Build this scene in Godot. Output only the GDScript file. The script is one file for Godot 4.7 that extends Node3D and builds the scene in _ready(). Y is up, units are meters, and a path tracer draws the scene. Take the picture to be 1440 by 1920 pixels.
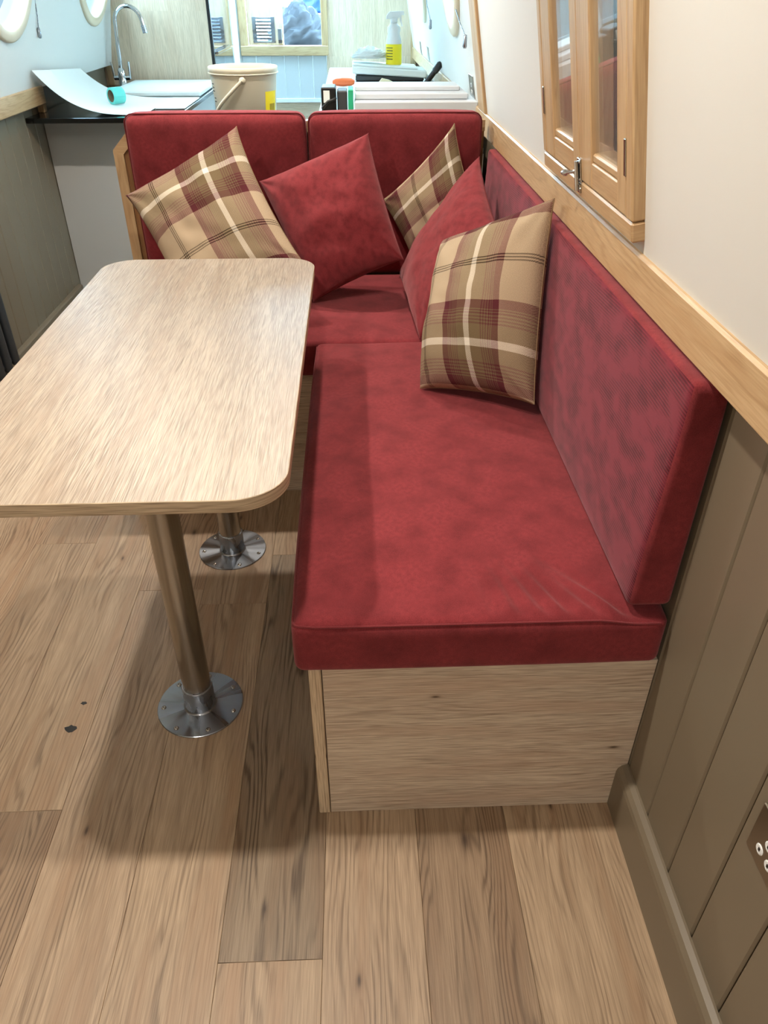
extends Node3D

var M := {}
var rng := RandomNumberGenerator.new()
const LEAN := 0.1781

# ---------------------------------------------------------------- helpers
func mb() -> SurfaceTool:
	var s := SurfaceTool.new()
	s.begin(Mesh.PRIMITIVE_TRIANGLES)
	s.set_smooth_group(-1)
	return s

func build(s: SurfaceTool, called: String, m: Material, parent: Node = self) -> MeshInstance3D:
	s.generate_normals()
	var o := MeshInstance3D.new()
	o.mesh = s.commit()
	o.material_override = m
	o.name = called
	o.cast_shadow = GeometryInstance3D.SHADOW_CASTING_SETTING_ON
	parent.add_child(o, true)
	return o

func tag(o: Node, label: String, category: String, group := "") -> Node:
	o.set_meta("label", label)
	o.set_meta("category", category)
	if group != "":
		o.set_meta("group", group)
	return o

func struct(o: Node, label := "") -> Node:
	o.set_meta("kind", "structure")
	if label != "":
		o.set_meta("label", label)
	return o

func numbered(called: String) -> String:
	if not has_node(called):
		return called
	var k := 1
	while has_node("%s_%03d" % [called, k]):
		k += 1
	return "%s_%03d" % [called, k]

func base(called: String, at := Vector3.ZERO, turn := Basis.IDENTITY) -> Node3D:
	var o := Node3D.new()
	o.name = numbered(called)
	add_child(o)
	o.transform = Transform3D(turn, at)
	return o

func thing(called: String, label: String, category: String, at := Vector3.ZERO, turn := Basis.IDENTITY, group := "") -> Node3D:
	var o := base(called, at, turn)
	tag(o, label, category, group)
	return o

func put(s: SurfaceTool, p: Vector3, uv: Vector2, x: Transform3D) -> void:
	s.set_uv(uv)
	s.add_vertex(x * p)

func uvof(p: Vector3, n: Vector3, g: int, o: Vector2) -> Vector2:
	var k := n.abs().max_axis_index()
	var a := g
	if k == g:
		a = (g + 1) % 3
	var b := 3 - k - a
	return Vector2(p[a], p[b]) + o

# corners run counter-clockwise seen from outside
func quad(s: SurfaceTool, a: Vector3, b: Vector3, c: Vector3, d: Vector3, g := 0, o := Vector2.ZERO, x := Transform3D.IDENTITY) -> void:
	var n := (b - a).cross(c - a)
	if n.length() < 1e-12:
		n = (c - a).cross(d - a)
	for p: Vector3 in [a, c, b, a, d, c]:
		put(s, p, uvof(p, n, g, o), x)

func face(s: SurfaceTool, pts: Array, out: Vector3, g := 0, o := Vector2.ZERO, x := Transform3D.IDENTITY) -> void:
	var n: Vector3 = (pts[1] - pts[0]).cross(pts[2] - pts[0])
	var l := pts.duplicate()
	if n.dot(out) < 0:
		l.reverse()
	for i in range(1, l.size() - 1):
		for p: Vector3 in [l[0], l[i + 1], l[i]]:
			put(s, p, uvof(p, n, g, o), x)

# box with chamfered edges; g = axis of the grain
func box(s: SurfaceTool, lo: Vector3, hi: Vector3, bev := 0.002, g := 0, o := Vector2.ZERO, x := Transform3D.IDENTITY) -> void:
	var c := (lo + hi) / 2
	var h := (hi - lo) / 2
	var b := minf(bev, minf(h.x, minf(h.y, h.z)) * 0.9)
	for k in 3:
		var i := (k + 1) % 3
		var j := (k + 2) % 3
		for sg: float in [-1.0, 1.0]:
			var pts := []
			for q: Array in [[-1, -1], [1, -1], [1, 1], [-1, 1]]:
				var p := Vector3.ZERO
				p[k] = sg * h[k]
				p[i] = q[0] * (h[i] - b)
				p[j] = q[1] * (h[j] - b)
				pts.append(c + p)
			var n := Vector3.ZERO
			n[k] = sg
			face(s, pts, n, g, o, x)
	if b <= 0:
		return
	for k in 3:
		var i := (k + 1) % 3
		var j := (k + 2) % 3
		for si: float in [-1.0, 1.0]:
			for sj: float in [-1.0, 1.0]:
				var pts := []
				for q: Array in [[-1, 0], [1, 0], [1, 1], [-1, 1]]:
					var p := Vector3.ZERO
					p[k] = q[0] * (h[k] - b)
					p[i] = si * (h[i] - (b if q[1] == 1 else 0.0))
					p[j] = sj * (h[j] - (b if q[1] == 0 else 0.0))
					pts.append(c + p)
				var n := Vector3.ZERO
				n[i] = si
				n[j] = sj
				face(s, pts, n, g, o, x)
	for a: float in [-1.0, 1.0]:
		for d: float in [-1.0, 1.0]:
			for e: float in [-1.0, 1.0]:
				var p := Vector3(a * h.x, d * h.y, e * h.z)
				face(s, [c + p - Vector3(0, d * b, e * b), c + p - Vector3(a * b, 0, e * b), c + p - Vector3(a * b, d * b, 0)], Vector3(a, d, e), g, o, x)

func box_part(called: String, lo: Vector3, hi: Vector3, m: Material, parent: Node = self, bev := 0.002, g := 0, o := Vector2.ZERO, x := Transform3D.IDENTITY) -> MeshInstance3D:
	var s := mb()
	box(s, lo, hi, bev, g, o, x)
	return build(s, called, m, parent)

# profile [r, y] spun round y
func lathe(s: SurfaceTool, prof: Array, n := 32, at := Vector3.ZERO, x := Transform3D.IDENTITY, smooth := true, grp := 0) -> void:
	s.set_smooth_group(grp if smooth else -1)
	for i in range(prof.size() - 1):
		for k in n:
			var a0 := TAU * k / n
			var a1 := TAU * (k + 1) / n
			var p: Array = [prof[i], prof[i + 1]]
			var v := []
			for e: Array in [[0, a0], [0, a1], [1, a1], [1, a0]]:
				var q: Array = p[e[0]]
				v.append([at + Vector3(q[0] * cos(e[1]), q[1], q[0] * sin(e[1])), Vector2(e[1] / TAU, q[1] * 3.0)])
			for w: int in [0, 1, 2, 0, 2, 3]:
				put(s, v[w][0], v[w][1], x)
	s.set_smooth_group(-1)

# tube along points
func tube(s: SurfaceTool, pts: Array, r: float, n := 8, closed := false, radii := []) -> void:
	s.set_smooth_group(0)
	var rings := []
	var cnt := pts.size()
	var up := Vector3.UP
	var side := Vector3.ZERO
	for i in cnt:
		var d: Vector3
		if closed:
			d = pts[(i + 1) % cnt] - pts[(i - 1 + cnt) % cnt]
		else:
			d = pts[mini(i + 1, cnt - 1)] - pts[maxi(i - 1, 0)]
		d = d.normalized()
		if side == Vector3.ZERO:
			side = d.cross(up if absf(d.dot(up)) < 0.9 else Vector3.RIGHT).normalized()
		side = (side - d * side.dot(d)).normalized()
		var b := side.cross(d)
		var ring := []
		var rr: float = radii[i] if radii.size() == cnt else r
		for k in n:
			var a := TAU * k / n
			ring.append(pts[i] + (side * cos(a) + b * sin(a)) * rr)
		rings.append(ring)
	for i in (cnt if closed else cnt - 1):
		var r0: Array = rings[i]
		var r1: Array = rings[(i + 1) % cnt]
		for k in n:
			var k1 := (k + 1) % n
			for e: Array in [[r0[k], 0], [r0[k1], 0], [r1[k1], 1], [r0[k], 0], [r1[k1], 1], [r1[k], 1]]:
				put(s, e[0], Vector2(e[1], float(k) / n), Transform3D.IDENTITY)
	if not closed:
		s.set_smooth_group(-1)
		for k in range(1, n - 1):
			for p: Vector3 in [rings[0][0], rings[0][k + 1], rings[0][k]]:
				put(s, p, Vector2.ZERO, Transform3D.IDENTITY)
			for p: Vector3 in [rings[cnt - 1][0], rings[cnt - 1][k], rings[cnt - 1][k + 1]]:
				put(s, p, Vector2.ZERO, Transform3D.IDENTITY)
	s.set_smooth_group(-1)

# soft upholstery block: rounded edges, faces puffed outward; shape 1 gathers the cover, 2 leans the front
func block(s: SurfaceTool, lo: Vector3, hi: Vector3, r: float, puff: Vector3, seg: Vector3i, shape := 0, part := 0) -> void:
	s.set_smooth_group(0)
	var c := (lo + hi) / 2
	var h := (hi - lo) / 2
	for k in 3:
		var i := (k + 1) % 3
		var j := (k + 2) % 3
		var ni := seg[i]
		var nj := seg[j]
		for sg: float in [-1.0, 1.0]:
			# part 1 is the top panel alone, part 2 all the rest; 3 the two long faces, 4 the edges
			var is_top := k == 1 and sg > 0
			if (part == 1 and not is_top) or (part == 2 and is_top) or (part == 3 and k != 0) or (part == 4 and k == 0):
				continue
			var grid := []
			for a in ni + 1:
				var row := []
				for b in nj + 1:
					var q := Vector3.ZERO
					q[k] = sg
					q[i] = soft_step(a, ni, h[i], r)
					q[j] = soft_step(b, nj, h[j], r)
					var p := Vector3(q.x * h.x, q.y * h.y, q.z * h.z)
					var inner := p.clamp(-h + Vector3.ONE * r, h - Vector3.ONE * r)
					var d := p - inner
					if d.length() > 1e-6:
						d = d.normalized() * r
					p = inner + d
					var w := Vector3(p.x / h.x, p.y / h.y, p.z / h.z)
					for e in 3:
						var e1 := (e + 1) % 3
						var e2 := (e + 2) % 3
						if e == 0 or p[e] > 0:
							p[e] += signf(p[e]) * puff[e] * absf(w[e]) * (1 - pow(w[e1], 4)) * (1 - pow(w[e2], 4))
					p += c
					if shape == 1:
						p = wrinkle(p)
					elif shape == 2:
						p.x += 0.016 * smoothstep(0.5, 0.9, p.y) * clampf((0.486 - p.x) / 0.074, 0.0, 1.0)
					var uv := Vector2(p[i], p[j])
					if k == 1:
						uv = Vector2(p.x, p.z)
					elif k == 0:
						uv = Vector2(p.y + p.x, p.z)
					elif shape == 2:
						uv = Vector2(p.y + p.z, p.x)
					else:
						uv = Vector2(p.x, p.y + p.z)
					row.append([p, uv])
				grid.append(row)
			for a in ni:
				for b in nj:
					var v := [grid[a][b], grid[a + 1][b], grid[a + 1][b + 1], grid[a][b + 1]]
					var order := [0, 2, 1, 0, 3, 2] if sg > 0 else [0, 1, 2, 0, 2, 3]
					for w: int in order:
						put(s, v[w][0], v[w][1], Transform3D.IDENTITY)
	s.set_smooth_group(-1)

func soft_step(a: int, n: int, h: float, r: float) -> float:
	var e := 4
	var cut := 1.0 - r / h
	if a <= e:
		return -1.0 + (r / h) * (1.0 - cos(a * PI / 2 / e))
	if a >= n - e:
		return 1.0 - (r / h) * (1.0 - cos((n - a) * PI / 2 / e))
	return lerpf(-cut, cut, float(a - e) / (n - 2 * e))

# ---------------------------------------------------------------- textures
func noise(seed_: int, f: float, oct := 3) -> FastNoiseLite:
	var n := FastNoiseLite.new()
	n.seed = seed_
	n.frequency = f
	n.noise_type = FastNoiseLite.TYPE_SIMPLEX_SMOOTH
	n.fractal_octaves = oct
	return n

func tex(w: int, h: int, data: PackedByteArray, f := Image.FORMAT_RGB8) -> ImageTexture:
	return ImageTexture.create_from_image(Image.create_from_data(w, h, false, f, data))

# wood: u runs along the grain. o: len/wid metres, ring spacing, heart, slope, knots [[u, v, size]], colours
func wood(w: int, h: int, seed_: int, o: Dictionary) -> Array:
	var nw := noise(seed_, 1.0, 2)
	var nf := noise(seed_ + 5, 1.0, 2)
	var nt := noise(seed_ + 9, 1.0, 3)
	var rgb := PackedByteArray()
	rgb.resize(w * h * 3)
	var hh := PackedByteArray()
	hh.resize(w * h)
	var lo: Color = o.dark
	var hi: Color = o.light
	var red: Color = o.get("tint", hi)
	var L: float = o.len
	var W: float = o.wid
	var sp: float = o.ring
	var slope: float = o.slope
	var heart: float = o.heart * W
	var amp: float = o.get("amp", 0.55)
	var fib: float = o.get("fib", 0.35)
	var warp: float = o.get("warp", 0.012)
	var knots: Array = o.get("knots", [])
	for y in h:
		var v := (y + 0.5) / h * W
		for x in w:
			var u := (x + 0.5) / w * L
			var wv := nw.get_noise_2d(u * 1.6, v * 9.0) * warp
			var vv := v + wv - heart
			var dark := 0.0
			var core := 0.0
			for k: Array in knots:
				var du: float = (u - k[0]) / (k[2] * 3.0)
				var dv: float = (v - k[1] * W) / k[2]
				var rr := du * du + dv * dv
				if rr < 9.0:
					var e := exp(-rr * 0.8)
					vv += signf(dv) * e * k[2] * 1.1
					dark += exp(-rr * 1.6) * 0.5
					core = maxf(core, exp(-rr * 9.0))
			var ph := sqrt(vv * vv + pow(slope * (u - L * 0.35) + 0.004, 2.0)) / sp + nt.get_noise_2d(u * 3.0, v * 40.0) * 0.5
			var ring := pow(0.5 + 0.5 * sin(ph * TAU), 3.0)
			var f := nf.get_noise_2d(u * 14.0, v * 1100.0)
			var f2 := nf.get_noise_2d(u * 5.0 + 70.0, v * 330.0)
			var patch := nt.get_noise_2d(u * 1.3 + 33.0, v * 16.0)
			var show := clampf(0.55 + nt.get_noise_2d(u * 2.0 + 91.0, v * 14.0) * 1.3, 0.0, 1.0)
			var t := 0.24 + ring * amp * show + f * fib + f2 * fib * 0.7 + patch * 0.3 + dark
			t = clampf(t, 0.0, 1.0)
			var c := hi.lerp(lo, t)
			c = c.lerp(red, clampf(patch * 0.7, 0.0, 0.6))
			if core > 0.0:
				c = c.lerp(Color(0.25, 0.19, 0.14), core * 0.85)
			var at := (y * w + x) * 3
			rgb[at] = clampi(int(c.r * 255), 0, 255)
			rgb[at + 1] = clampi(int(c.g * 255), 0, 255)
			rgb[at + 2] = clampi(int(c.b * 255), 0, 255)
			hh[y * w + x] = clampi(int(150 + f * 90 + f2 * 70 - ring * show * 70), 0, 255)
	return [tex(w, h, rgb), tex(w, h, hh, Image.FORMAT_L8)]

func mat(c: Color, rough := 0.6, metal := 0.0, spec := 0.5) -> StandardMaterial3D:
	var m := StandardMaterial3D.new()
	m.albedo_color = c
	m.roughness = rough
	m.metallic = metal
	m.metallic_specular = spec
	return m

func wood_mat(t: Array, len_: float, wid: float, rough: float, relief: float, tone := Color.WHITE) -> StandardMaterial3D:
	var m := mat(tone, rough)
	m.albedo_texture = t[0]
	m.uv1_scale = Vector3(1.0 / len_, 1.0 / wid, 1)
	if relief > 0:
		m.heightmap_enabled = true
		m.heightmap_texture = t[1]
		m.heightmap_scale = relief
	return m

func velvet_tex() -> Array:
	var n := 1024
	var a := noise(11, 0.006, 4).get_seamless_image(n, n)
	var b := noise(12, 0.05, 3).get_seamless_image(n, n)
	var fine := noise(13, 0.3, 2).get_seamless_image(n, n)
	a.convert(Image.FORMAT_L8)
	b.convert(Image.FORMAT_L8)
	fine.convert(Image.FORMAT_L8)
	var da := a.get_data()
	var db := b.get_data()
	var df := fine.get_data()
	var rgb := PackedByteArray()
	rgb.resize(n * n * 3)
	for i in n * n:
		var p := da[i] / 255.0
		var q := db[i] / 255.0
		var f := df[i] / 255.0
		var lie := smoothstep(0.35, 0.85, p * 0.75 + q * 0.25)
		var t := 1.0 - 0.13 * lie + (q - 0.5) * 0.16 + (f - 0.5) * 0.22
		rgb[i * 3] = clampi(int(225 * t), 0, 255)
		rgb[i * 3 + 1] = clampi(int(222 * t), 0, 255)
		rgb[i * 3 + 2] = clampi(int(226 * t), 0, 255)
	return [tex(n, n, rgb), ImageTexture.create_from_image(fine)]

# fine cord ribs of the side backrest, showing in brushed patches
func rib_tex() -> Array:
	var w := 1024
	var h := 1024
	var a := noise(21, 0.008, 3).get_seamless_image(w, h)
	var b := noise(22, 0.30, 2).get_seamless_image(w, h)
	a.convert(Image.FORMAT_L8)
	b.convert(Image.FORMAT_L8)
	var da := a.get_data()
	var db := b.get_data()
	var rgb := PackedByteArray()
	rgb.resize(w * h * 3)
	var hh := PackedByteArray()
	hh.resize(w * h)
	for y in h:
		for x in w:
			var i := y * w + x
			var p := da[i] / 255.0
			var rib := 0.5 + 0.5 * sin(TAU * (x * 96.0 / w + sin(y * TAU / h) * 1.5))
			var k := smoothstep(0.25, 0.60, p)
			var t := 0.95 - 0.26 * rib * k - 0.12 * smoothstep(0.62, 0.78, p) + (db[i] / 255.0 - 0.5) * 0.14
			rgb[i * 3] = clampi(int(232 * t), 0, 255)
			rgb[i * 3 + 1] = clampi(int(226 * t), 0, 255)
			rgb[i * 3 + 2] = clampi(int(234 * t), 0, 255)
			hh[i] = clampi(int(200 - 90 * rib * k), 0, 255)
	return [tex(w, h, rgb), tex(w, h, hh, Image.FORMAT_L8)]

func plaid_line(t: float) -> Color:
	var pale := Color(0.68, 0.60, 0.50)
	var olive := Color(0.43, 0.365, 0.27)
	var wine := Color(0.34, 0.165, 0.18)
	var cream := Color(0.84, 0.81, 0.75)
	var ink := Color(0.20, 0.16, 0.13)
	var period := 0.92
	var d := fposmod(t - 0.5 + period / 2, period) - period / 2
	d = absf(d)
	if d < 0.021:
		return cream
	if d < 0.155:
		for k: float in [0.105, 0.123, 0.141]:
			if absf(d - k) < 0.0045:
				return wine.lerp(olive, 0.25)
		return olive
	if d < 0.235:
		for k: float in [0.168, 0.182]:
			if absf(d - k) < 0.003:
				return olive
		return wine
	if d > 0.425:
		for k: float in [0.444, 0.459]:
			if absf(d - k) < 0.0036:
				return ink
	return pale

func plaid_tex(shift: Vector2) -> Array:
	var n := 1024
	var cols := []
	var rows := []
	for i in n:
		cols.append(plaid_line(float(i) / n + shift.x))
		rows.append(plaid_line(float(i) / n + shift.y))
	var f := noise(31, 0.35, 2)
	var rgb := PackedByteArray()
	rgb.resize(n * n * 3)
	var hh := PackedByteArray()
	hh.resize(n * n)
	for y in n:
		var cr: Color = rows[y]
		for x in n:
			var ph := (x + y) % 8
			var c: Color = cols[x] if ph < 4 else cr
			var o: Color = cr if ph < 4 else cols[x]
			c = c.lerp(o, 0.18)
			var k := 1.0 + f.get_noise_2d(x, y) * 0.26
			var i := y * n + x
			rgb[i * 3] = clampi(int(c.r * k * 255), 0, 255)
			rgb[i * 3 + 1] = clampi(int(c.g * k * 255), 0, 255)
			rgb[i * 3 + 2] = clampi(int(c.b * k * 255), 0, 255)
			hh[i] = 190 if ph % 4 in [1, 2] else 110
	return [tex(n, n, rgb), tex(n, n, hh, Image.FORMAT_L8)]

func emits(c: Color, e: float) -> StandardMaterial3D:
	var m := mat(Color(0.9, 0.9, 0.9), 0.5)
	m.emission_enabled = true
	m.emission = c
	m.emission_energy_multiplier = e
	return m

func materials() -> void:
	# floor planks: six boards of vinyl oak
	var ks := [
		[[0.22, 0.42, 0.010], [0.83, 0.60, 0.012]],
		[[0.30, 0.55, 0.007]],
		[[0.55, 0.30, 0.006], [0.95, 0.7, 0.008]],
		[[0.18, 0.5, 0.014], [0.62, 0.52, 0.012]],
		[[0.70, 0.35, 0.008]],
		[[0.45, 0.62, 0.009], [1.0, 0.4, 0.006]],
	]
	var light := [Color(0.70, 0.60, 0.495), Color(0.72, 0.625, 0.515), Color(0.65, 0.56, 0.46), Color(0.625, 0.53, 0.43), Color(0.71, 0.615, 0.51), Color(0.585, 0.51, 0.42)]
	M.plank = []
	for i in 6:
		var t := wood(1024, 300, 100 + i * 17, {"len": 1.1, "wid": 0.17, "ring": 0.0085 + 0.002 * (i % 3), "slope": [0.03, 0.012, 0.045, 0.035, 0.018, 0.05][i], "heart": [0.55, 0.3, 0.6, 0.5, 0.75, 0.45][i], "light": light[i], "dark": light[i] * Color(0.56, 0.52, 0.48), "tint": light[i] * Color(0.96, 0.89, 0.84), "knots": ks[i], "amp": [0.55, 0.40, 0.75, 0.65, 0.45, 0.8][i], "fib": 0.26, "warp": 0.03})
		var m := wood_mat(t, 1.1, 0.17, 0.46, 0.012)
		m.metallic_specular = 0.5
		M.plank.append(m)
	# pale oak laminate
	var lam := wood(1400, 800, 301, {"len": 1.15, "wid": 0.56, "ring": 0.011, "slope": 0.05, "heart": 0.42, "light": Color(0.67, 0.61, 0.54), "dark": Color(0.43, 0.37, 0.31), "tint": Color(0.65, 0.565, 0.485), "amp": 0.22, "fib": 0.62, "warp": 0.03, "knots": []})
	M.laminate = wood_mat(lam, 1.15, 0.56, 0.36, 0.04)
	var lam2 := wood(1024, 640, 331, {"len": 0.72, "wid": 0.45, "ring": 0.012, "slope": 0.03, "heart": 0.6, "light": Color(0.83, 0.765, 0.685), "dark": Color(0.54, 0.465, 0.395), "tint": Color(0.82, 0.71, 0.62), "amp": 0.30, "fib": 0.60, "warp": 0.03, "knots": [[0.55, 0.42, 0.007], [0.22, 0.75, 0.006]]})
	M.bench_wood = wood_mat(lam2, 0.72, 0.45, 0.5, 0.045)
	M.edge_wood = wood_mat(lam2, 0.72, 0.45, 0.5, 0.02, Color(1.0, 0.98, 0.93))
	# solid oak
	var oak := wood(1024, 256, 351, {"len": 1.2, "wid": 0.3, "ring": 0.016, "slope": 0.12, "heart": 0.5, "light": Color(0.77, 0.655, 0.50), "dark": Color(0.59, 0.46, 0.31), "tint": Color(0.74, 0.595, 0.43), "amp": 0.35, "fib": 0.25, "warp": 0.03})
	M.oak = wood_mat(oak, 1.2, 0.3, 0.4, 0.01)
	M.oak_dark = wood_mat(oak, 1.2, 0.3, 0.45, 0.01, Color(0.80, 0.70, 0.60))
	# greyed oak boarding of the galley
	var gal := wood(1024, 512, 371, {"len": 1.3, "wid": 0.65, "ring": 0.02, "slope": 0.05, "heart": 0.4, "light": Color(0.85, 0.76, 0.65), "dark": Color(0.65, 0.56, 0.47), "tint": Color(0.83, 0.71, 0.59), "amp": 0.25, "fib": 0.35, "warp": 0.03})
	M.galley_wood = wood_mat(gal, 1.3, 0.65, 0.55, 0.02)
	# cloth
	var vt := velvet_tex()
	var v := mat(Color(0.57, 0.232, 0.245), 0.95, 0.0, 0.15)
	v.albedo_texture = vt[0]
	v.uv1_scale = Vector3(1.6, 1.6, 1)
	v.rim_enabled = true
	v.rim = 1.0
	v.rim_tint = 0.55
	v.heightmap_enabled = true
	v.heightmap_texture = vt[1]
	v.heightmap_scale = 0.03
	M.velvet = v
	var rt := rib_tex()
	var rb := mat(Color(0.53, 0.205, 0.245), 0.95, 0.0, 0.15)
	rb.albedo_texture = rt[0]
	rb.uv1_scale = Vector3(2.0, 1.2, 1)
	rb.rim_enabled = true
	rb.rim = 1.0
	rb.rim_tint = 0.55
	rb.heightmap_enabled = true
	rb.heightmap_texture = rt[1]
	rb.heightmap_scale = 0.08
	M.ribbed = rb
	M.plaid = []
	for sft: Vector2 in [Vector2(-0.09, -0.25), Vector2(-0.20, 0.27), Vector2(-0.41, 0.23)]:
		var pt := plaid_tex(sft)
		var p := mat(Color(1, 1, 1), 0.95, 0.0, 0.2)
		p.albedo_texture = pt[0]
		p.heightmap_enabled = true
		p.heightmap_texture = pt[1]
		p.heightmap_scale = 0.025
		M.plaid.append(p)
	M.seam = mat(Color(0.40, 0.09, 0.11), 0.9)
	M.plaid_seam = mat(Color(0.52, 0.42, 0.31), 0.95)
	# paint, metal, plastic
	M.cream = mat(Color(0.83, 0.825, 0.80), 0.62)
	M.white = mat(Color(0.90, 0.91, 0.91), 0.5)
	M.ceiling = mat(Color(0.92, 0.92, 0.90), 0.7)
	M.taupe = mat(Color(0.465, 0.42, 0.35), 0.42)
	M.cabinet = mat(Color(0.70, 0.695, 0.68), 0.45)
	M.worktop = mat(Color(0.035, 0.04, 0.04), 0.12)
	var st := mat(Color(0.66, 0.65, 0.63), 0.22, 1.0)
	M.steel = st
	var br := mat(Color(0.62, 0.64, 0.67), 0.30, 1.0)
	var bn := NoiseTexture2D.new()
	bn.width = 256
	bn.height = 256
	bn.noise = noise(77, 0.02, 3)
	br.roughness_texture = bn
	br.roughness = 0.6
	M.brushed = br
	M.chrome = mat(Color(0.82, 0.84, 0.86), 0.08, 1.0)
	M.socket_steel = mat(Color(0.60, 0.57, 0.52), 0.28, 1.0)
	M.black = mat(Color(0.03, 0.03, 0.035), 0.45)
	M.grey = mat(Color(0.22, 0.23, 0.24), 0.5)
	M.radiator = mat(Color(0.20, 0.225, 0.25), 0.45)
	M.mint = mat(Color(0.36, 0.78, 0.74), 0.4)
	M.card = mat(Color(0.40, 0.36, 0.27), 0.8)
	M.tub = mat(Color(0.80, 0.785, 0.71), 0.4)
	M.profile = mat(Color(0.78, 0.80, 0.82), 0.35)
	M.yellow = mat(Color(0.93, 0.85, 0.10), 0.5)
	M.print = mat(Color(0.13, 0.13, 0.15), 0.6)
	M.orange = mat(Color(0.93, 0.42, 0.20), 0.45)
	M.green = mat(Color(0.16, 0.66, 0.48), 0.5)
	M.ivory = mat(Color(0.88, 0.84, 0.70), 0.5)
	M.paper = mat(Color(0.90, 0.93, 0.92), 0.6)
	M.hatch = mat(Color(0.06, 0.055, 0.05), 0.7)
	M.port_ring = mat(Color(0.83, 0.76, 0.65), 0.45)
	M.mirror = mat(Color(0.80, 0.84, 0.87), 0.05, 1.0)
	M.pale_panel = mat(Color(0.78, 0.79, 0.79), 0.5)
	M.navy = mat(Color(0.07, 0.085, 0.12), 0.7)
	M.blue = mat(Color(0.05, 0.20, 0.40), 0.6)
	M.deck = mat(Color(0.55, 0.56, 0.56), 0.8)
	var g := mat(Color(0.9, 0.95, 0.95, 0.06), 0.02)
	g.transparency = BaseMaterial3D.TRANSPARENCY_ALPHA
	M.glass = g
	M.lamp = emits(Color(1.0, 0.96, 0.905), 6.0)

# ---------------------------------------------------------------- setting
func lamp(x: float, z: float, where: String) -> void:
	var t := thing("ceiling_light", "small round recessed downlight in the ceiling, " + where, "light", Vector3(x, 1.95, z), Basis.IDENTITY, "ceiling downlights")
	var s := mb()
	lathe(s, [[0.030, -0.001], [0.033, -0.006], [0.042, -0.006], [0.046, 0.0]], 28)
	build(s, "rim", M.brushed, t)
	s = mb()
	lathe(s, [[0.0, -0.004], [0.030, -0.003], [0.030, 0.0]], 28)
	build(s, "lens_light", M.lamp, t)
	var l := SpotLight3D.new()
	l.name = "downlight"
	l.light_color = Color(1.0, 0.96, 0.905)
	l.light_energy = LAMP_E
	l.light_size = 0.028
	l.spot_range = 12.0
	l.spot_attenuation = 2.0
	l.spot_angle = 78.0
	l.spot_angle_attenuation = 0.6
	l.shadow_enabled = true
	l.position = Vector3(0, -0.012, 0)
	l.rotation_degrees.x = -90
	t.add_child(l)

const LAMP_E := 1.36
const SKY_E := 34.0

func _ready() -> void:
	rng.seed = 7
	var cam := Camera3D.new()
	cam.name = "camera"
	cam.fov = 68.5
	cam.near = 0.02
	cam.far = 200
	add_child(cam)
	cam.position = Vector3(0, 1.3, 0)
	cam.rotation_degrees = Vector3(-34.8, -2.168, 0)
	cam.current = true
	var env := Environment.new()
	env.background_mode = Environment.BG_SKY
	var sky := Sky.new()
	var sm := ProceduralSkyMaterial.new()
	sm.sky_top_color = Color(0.70, 0.89, 1.0)
	sm.sky_horizon_color = Color(0.74, 0.91, 1.0)
	sm.ground_bottom_color = Color(0.55, 0.60, 0.62)
	sm.ground_horizon_color = Color(0.70, 0.76, 0.80)
	sm.energy_multiplier = SKY_E
	sky.sky_material = sm
	env.sky = sky
	env.tonemap_mode = Environment.TONE_MAPPER_LINEAR
	env.tonemap_exposure = 1.0
	env.sdfgi_enabled = true
	env.ssao_enabled = true
	env.ssil_enabled = true
	var we := WorldEnvironment.new()
	we.name = "world"
	we.environment = env
	add_child(we)
	materials()
	for z: Array in [[1.35, "behind the viewer"], [-0.97, "above the near end of the table"], [-2.62, "above the far cushions"]]:
		lamp(-0.77, z[0], z[1] + ", gangway side")
		lamp(-0.17, z[0], z[1] + ", bench side")
	shell()
	bench()
	table()
	pillows()
	side_window()
	portholes()
	galley()
	details()

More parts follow.
